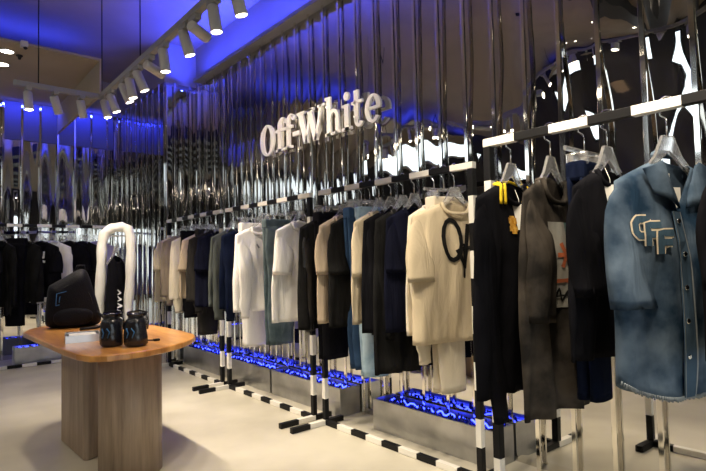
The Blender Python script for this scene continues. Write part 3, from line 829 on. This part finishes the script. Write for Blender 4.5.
# third rack --------------------------------------------------
top('jacket', 'black jacket with glossy leather sleeves beside the white tee', 'jacket', at(2.92), R(4), BLACK2, 'long', seed=15, mt2=LEATHER, L=.76, slen=.64)
bottoms('trousers', 'black trousers hanging above the doubled black and white posts', 'trousers', at(2.84), R(0), BLACK, 1.0, .27, seed=16)
top('t_shirt', 'beige short-sleeved tee between black jacket and black tee', 't-shirt', at(2.7), R(4), BEIGE, seed=17, L=.70, slen=.26)
top('t_shirt', 'black short-sleeved tee with boxy sleeves hanging before the blue jeans', 't-shirt', at(2.575), R(2), BLACK2, seed=18, L=.72, slen=.26)
bottoms('jeans', 'light blue denim jeans hanging low over the planter', 'jeans', at(2.44), R(-20), DENIM_L, 1.06, .20, seed=19)
bottoms('jeans', 'dark blue denim jeans hanging behind the pale blue jeans', 'jeans', at(2.52), R(-2), cloth('dark_denim', (.03, .06, .12), .3), 1.02, .26, seed=20)
top('t_shirt', 'beige short-sleeved tee hanging right of the pale blue jeans', 't-shirt', at(2.355), R(3), CREAM, seed=21, L=.68, slen=.27)
top('long_sleeved_top', 'black long-sleeved top hanging right of the beige tee', 'long-sleeved top', at(2.25), R(-2), BLACK, 'long', seed=22, L=.72)
top('coat', 'long soft-black coat reaching down to the planter', 'coat', at(2.15), R(-3), BLACK2, 'long', seed=23, L=.94, slen=.62)
top('t_shirt', 'navy black tee with round collar hanging left of the cream hoodie', 't-shirt', at(2.06), R(-2), NAVYBLK, seed=24, L=.70)
top('hoodie', 'cream long-sleeved hoodie hanging behind the scrawl print tee', 'hoodie', at(1.91), R(2), CREAM2, 'long', seed=25, L=.70, slen=.72)
bottoms('trousers', 'white trousers hanging under the cream hoodie over the planter', 'trousers', at(1.84), R(-8), CREAM2, 1.05, .22, seed=26)
t, T = top('t_shirt', 'cream tee with big black scrawled letters on the chest', 't-shirt', at(1.77), R(-18), CREAM, seed=27, L=.74, whem=.27, wsh=.25, slen=.29)
bm = bmesh.new()
ov = [(-.045+.055*math.cos(R(a)), -.38+.105*math.sin(R(a))) for a in range(70, 446, 25)]
T.stroke(bm, ov, .012, k=2)
T.stroke(bm, [(-.02, -.43), (.03, -.53)], .012)
T.stroke(bm, [(.03, -.53), (.042, -.42), (.06, -.30), (.08, -.33), (.10, -.52)], .012)
T.stroke(bm, [(.01, -.43), (.13, -.41)], .010); T.stroke(bm, [(.12, -.33), (.17, -.29), (.165, -.37), (.13, -.40)], .008); T.stroke(bm, [(.03, -.40), (.025, -.58)], .010)
obj('print', bm, INKBLK, t, normals=False)

# near rack --------------------------------------------------
t, T = top('hooded_top', 'black hooded top with yellow striped neck band and gold chest emblem', 'hooded top', at(1.185, X4), R(0), BLACK, 'long', seed=31, L=.82, wsh=.235, whem=.27, slen=.78, tagged=-.012, nr=.08, drop=.10)
bm = bmesh.new()
for (dx, dz) in ((0, 0), (.022, .005)):
    pts = []
    for i in range(11):
        u = -1+2*i/10; a = T.pt(u*(T.nr+dx)/T.wsh, 0, False); a.y = .012; a.z += .006; pts.append(a)
    ptl = [T.on(-(T.nr+dx)-.002*j, -.19-.016*j, .010) for j in range(6)]
    ptr = [T.on((T.nr+dx)+.002*j, -.19-.016*j, .010) for j in range(6)]
    tube(bm, ptl[::-1]+pts+ptr, .006, 6)
for i in range(2):
    tube(bm, [T.on(-.075+.15*j/8, -.215-.02*i-.04*math.sin(PI*j/8), .006) for j in range(9)], .005, 6)
obj('neck_stripe', bm, YELLOW, t)
bm = bmesh.new()
for (x0, z0, x1, z1) in ((-.085, -.375, -.03, -.355), (-.075, -.358, -.04, -.342), (-.085, -.345, -.028, -.322), (-.07, -.385, -.042, -.315)):
    b2 = T.patch(x0, z0, x1, z1, .008, 4, 4); me_ = bpy.data.meshes.new('tmp'); b2.to_mesh(me_); b2.free(); bm.from_mesh(me_); bpy.data.meshes.remove(me_)
obj('emblem', bm, GOLD, t, normals=False)
t, T = top('t_shirt', 'washed grey tee with picture print and wide sleeves', 't-shirt', at(1.015, X4), R(3), WASHED, seed=32, L=.86, wsh=.215, whem=.255, slen=.40, drop=.11, nr=.09)
o = obj('print', T.patch(-.10, -.66, .02, -.35, .008), mat('picture_ink', (.40, .37, .31), .8, scale=9.0, color2=(.24, .25, .23)), t, normals=False)
obj('print_leaves', T.patch(.02, -.68, .15, -.35, .008), mat('leaf_ink', (.02, .10, .10), .8, scale=22.0, color2=(.22, .26, .22)), t, normals=False)
bm = bmesh.new()
for i in range(6):
    a = i*PI/3; T.stroke(bm, [(-.01, -.47), (-.01+.04*math.cos(a), -.47+.05*math.sin(a))], .008, .011)
T.stroke(bm, [(-.09, -.565), (.01, -.562)], .007, .011)
obj('print_flower', bm, mat('rust_ink', (.42, .10, .03), .8), t, normals=False)
bm = bmesh.new(); T.stroke(bm, [(-.08, -.60), (-.06, -.64), (-.04, -.59), (-.02, -.64), (0, -.60), (.012, -.63)], .004, .011); T.stroke(bm, [(-.07, -.62), (.012, -.615)], .003, .011)
obj('print_writing', bm, INKBLK, t, normals=False)
bm = bmesh.new(); a = T.pt(-.08, .03, False); box(bm, -.03, .025, -.235, .0, .028, -.205); box(bm, .01, .025, -.235, .03, .028, -.205); obj('neck_label', bm, M_TAG, t)
top('t_shirt', 'plain black tee with white card tag, left of the denim jacket', 't-shirt', at(0.805, X4), R(-6), BLACK, seed=35, L=.64, tagged=-.05, slen=.30)
bottoms('trousers', 'navy trousers hanging beside the denim jacket', 'trousers', at(0.885, X4), R(0), NAVY, .84, .16, seed=36)
# denim jacket
t, T = top('denim_jacket', 'faded blue denim jacket with chest letters and white neck tag', 'jacket', at(0.618, X4), R(-18), DENIM, None, seed=37, coll=False, L=.74, wsh=.235, whem=.252, drop=.17, nr=.078, vneck=True, tail=.06, fold=.012, D=.055)
for sd in (-1, 1): obj('sleeve', T.sleeve(sd, .33, .092, .085, .05, .03, .040), DENIM, t)
FRAY = cloth('frayed_hem', (.24, .27, .29), .3)
def flap(sd):
    bm = bmesh.new()
    A = [(-.078, -.150), (-.150, -.195), (-.150, -.262), (-.085, -.285)]; n = 6
    top_a, top_b, bot_a, bot_b = (-.066, -.150), (-.152, -.205), (-.012, -.335), (-.125, -.292)
    V = []
    for i in range(n+1):
        c = []
        for j in range(n+1):
            a = (lerp(top_a[0], bot_a[0], j/n), lerp(top_a[1], bot_a[1], j/n)); b = (lerp(top_b[0], bot_b[0], j/n), lerp(top_b[1], bot_b[1], j/n))
            x, z = lerp(a[0], b[0], i/n), lerp(a[1], b[1], i/n)
            p = T.on(sd*x, z, .016+.008*math.sin(PI*i/n)); 
            if j < 2 and i == 0: p.z += .012
            c.append(bm.verts.new(p))
        V.append(c)
    for i in range(n):
        for j in range(n): bm.faces.new((V[i][j], V[i+1][j], V[i+1][j+1], V[i][j+1])).smooth = True
    return bm
for sd in (-1, 1): shell(obj('collar_flap', flap(sd), DENIM, t), .005)
bm = bmesh.new(); pts = [Vector((-.055+.11*i/8, .012+.02*math.sin(PI*i/8), -.166+.014*math.sin(PI*i/8))) for i in range(9)]; tube(bm, pts, [.006+.008*math.sin(PI*i/8) for i in range(9)], 8); obj('collar_stand', bm, DENIM, t)
bm = bmesh.new(); T.stroke(bm, [(-.035, -.345), (-.031, -.62), (-.035, -.90)], .022, .010); shell(obj('placket', bm, cloth('dark_seam_denim', (.06, .10, .15), .2), t, normals=False), .003)
bm = bmesh.new(); T.stroke(bm, [(-.011, -.345), (-.007, -.62), (-.011, -.90)], .0022, .013); T.stroke(bm, [(-.055, -.345), (-.053, -.62), (-.055, -.90)], .0022, .013); obj('seam', bm, FRAY, t, normals=False)
for z in (-.375, -.475, -.575, -.675, -.78):
    bm = bmesh.new(); p = T.on(-.035, z, .014); lathe(bm, [(.003, .0), (.0085, .0), (.009, .003), (.005, .005)], 12)
    b = obj('button', bm, M_CHROME2, t, loc=p); b.rotation_euler = (R(90), 0, 0)
bm = bmesh.new()
for i in range(90):
    u = -.98+1.96*i/89; p = T.pt(u, 1, True); q = T.pt(u, .985, True, .003)
    tube(bm, [q, p+Vector((0, 0, -.001-.002*(i % 3)))], .0028, 5)
obj('frayed_hem', bm, FRAY, t)
def letter_path(ch):
    if ch == 'O': return [[(.9, .1), (.3, .1), (.1, .3), (.1, .7), (.3, .9), (.9, .9)], [(.9, .1), (.9, .9)]]
    return [[(.1, 0), (.1, 1), (.95, 1)], [(.1, .55), (.8, .55)]]
bm = bmesh.new(); bm2 = bmesh.new(); bm3 = bmesh.new()
for i, ch in enumerate('OFF'):
    ox, oz, sx, sz = -.205+.037*i, -.425-.024*i, .052, .062
    for path in letter_path(ch):
        q = [(ox+a*sx, oz+b*sz) for a, b in path]
        T.stroke(bm, q, .0145, .008+.003*i, 4); T.stroke(bm2, q, .0102, .0095+.003*i, 4)
obj('letter_outline', bm, cloth('cream_felt', (.70, .60, .44), .06), t, normals=False)
obj('letter_patch', bm2, cloth('blue_felt', (.05, .09, .13), .1), t, normals=False)
bm = bmesh.new(); box(bm, -.035, .024, -.235, .035, .028, -.205); box(bm, -.012, .022, -.195, .018, .026, -.178); obj('neck_label', bm, M_TAG, t)
bm = bmesh.new(); box(bm, -.03, -.01, -.335, .035, -.007, -.265); o = obj('size_tag', bm, M_TAG, t); o['label'] = 'white card tag in the neck'
bm = bmesh.new()
T.stroke(bm, [(.075, -.42), (.17, -.42), (.17, -.53), (.12, -.555), (.075, -.53), (.075, -.42)], .0025, .010); obj('pocket_seam', bm, FRAY, t, normals=False)
top('long_sleeved_top', 'black long-sleeved top hanging right of the denim jacket at the picture edge', 'long-sleeved top', at(0.43, X4), R(-6), BLACK, 'short', seed=38, L=.6, tagged=-.05, slen=.27)

# back rack --------------------------------------------------
def bk(x): return Vector((x, YR, H))
BG = K(sleeve='short')
top('t_shirt', 'black long tee at the left edge of the back rack', 't-shirt', bk(.62), R(-60), BLACK, seed=41, L=.72)
top('long_sleeved_top', 'black long-sleeved top second from left on the back rack', 'long-sleeved top', bk(.76), R(-58), BLACK2, 'long', seed=42, L=.74, slen=.7)
bottoms('trousers', 'black track trousers with white side marks on the back rack', 'trousers', bk(.90), R(-40), BLACK, 1.0, .24, seed=43)
top('hoodie', 'black hoodie hanging in the middle of the dark cluster on the back rack', 'hoodie', bk(1.0), R(-55), BLACK2, 'long', seed=44, L=.7)
t, T = top('t_shirt', 'black tee with white chest mark on the back rack', 't-shirt', bk(1.14), R(-38), BLACK, seed=45, L=.66)
bm = bmesh.new(); T.stroke(bm, [(.02, -.30), (.02, -.37), (.06, -.37), (.06, -.30)], .012); T.stroke(bm, [(.0, -.40), (.08, -.42)], .012); obj('print', bm, INKWHT, t, normals=False)
top('long_sleeved_top', 'white long-sleeved top between black tops on the back rack', 'long-sleeved top', bk(1.26), R(-35), WHITE, 'long', seed=46, L=.72)
t, T = top('t_shirt', 'black tee with faded grey picture right of the white back top', 't-shirt', bk(1.44), R(-30), BLACK, seed=47, L=.66)
obj('print', T.patch(-.08, -.48, .04, -.34, .008), mat('faded_ink', (.10, .13, .13), .8, scale=20, color2=(.02, .02, .02)), t, normals=False)
top('t_shirt', 'plain black tee hanging above the backpack on the back rack', 't-shirt', bk(1.58), R(-25), BLACK2, seed=48, L=.66)
top('long_sleeved_top', 'lavender long-sleeved top at the right end of the back rack', 'long-sleeved top', bk(1.74), R(-30), LAV, 'long', seed=49, L=.76)
# garment in the arch
M = arch.matrix_world if False else (Matrix.Translation((1.47, 5.2, 1.40)) @ Matrix.Rotation(R(-22), 4, 'Z') @ Matrix.Translation((0.0, 0, 0)) @ Matrix.Rotation(R(70), 4, 'Z'))
T = Top(51, wsh=.15, whem=.17, L=.88, D=.05, nr=.06)
t = thing('sleeveless_top', 'narrow black top with white lettering inside the white arch', 'top'); t.matrix_world = M
shell(obj('body', T.torso(), BLACK, t))
bm = bmesh.new()
for i in range(6):
    z = -.50-.06*i; T.stroke(bm, [(-.1, z), (-.07, z-.03), (-.1, z-.045)], .006)
obj('print', bm, INKWHT, t, normals=False)
make_hanger('clear hanger inside the white arch stand', M)
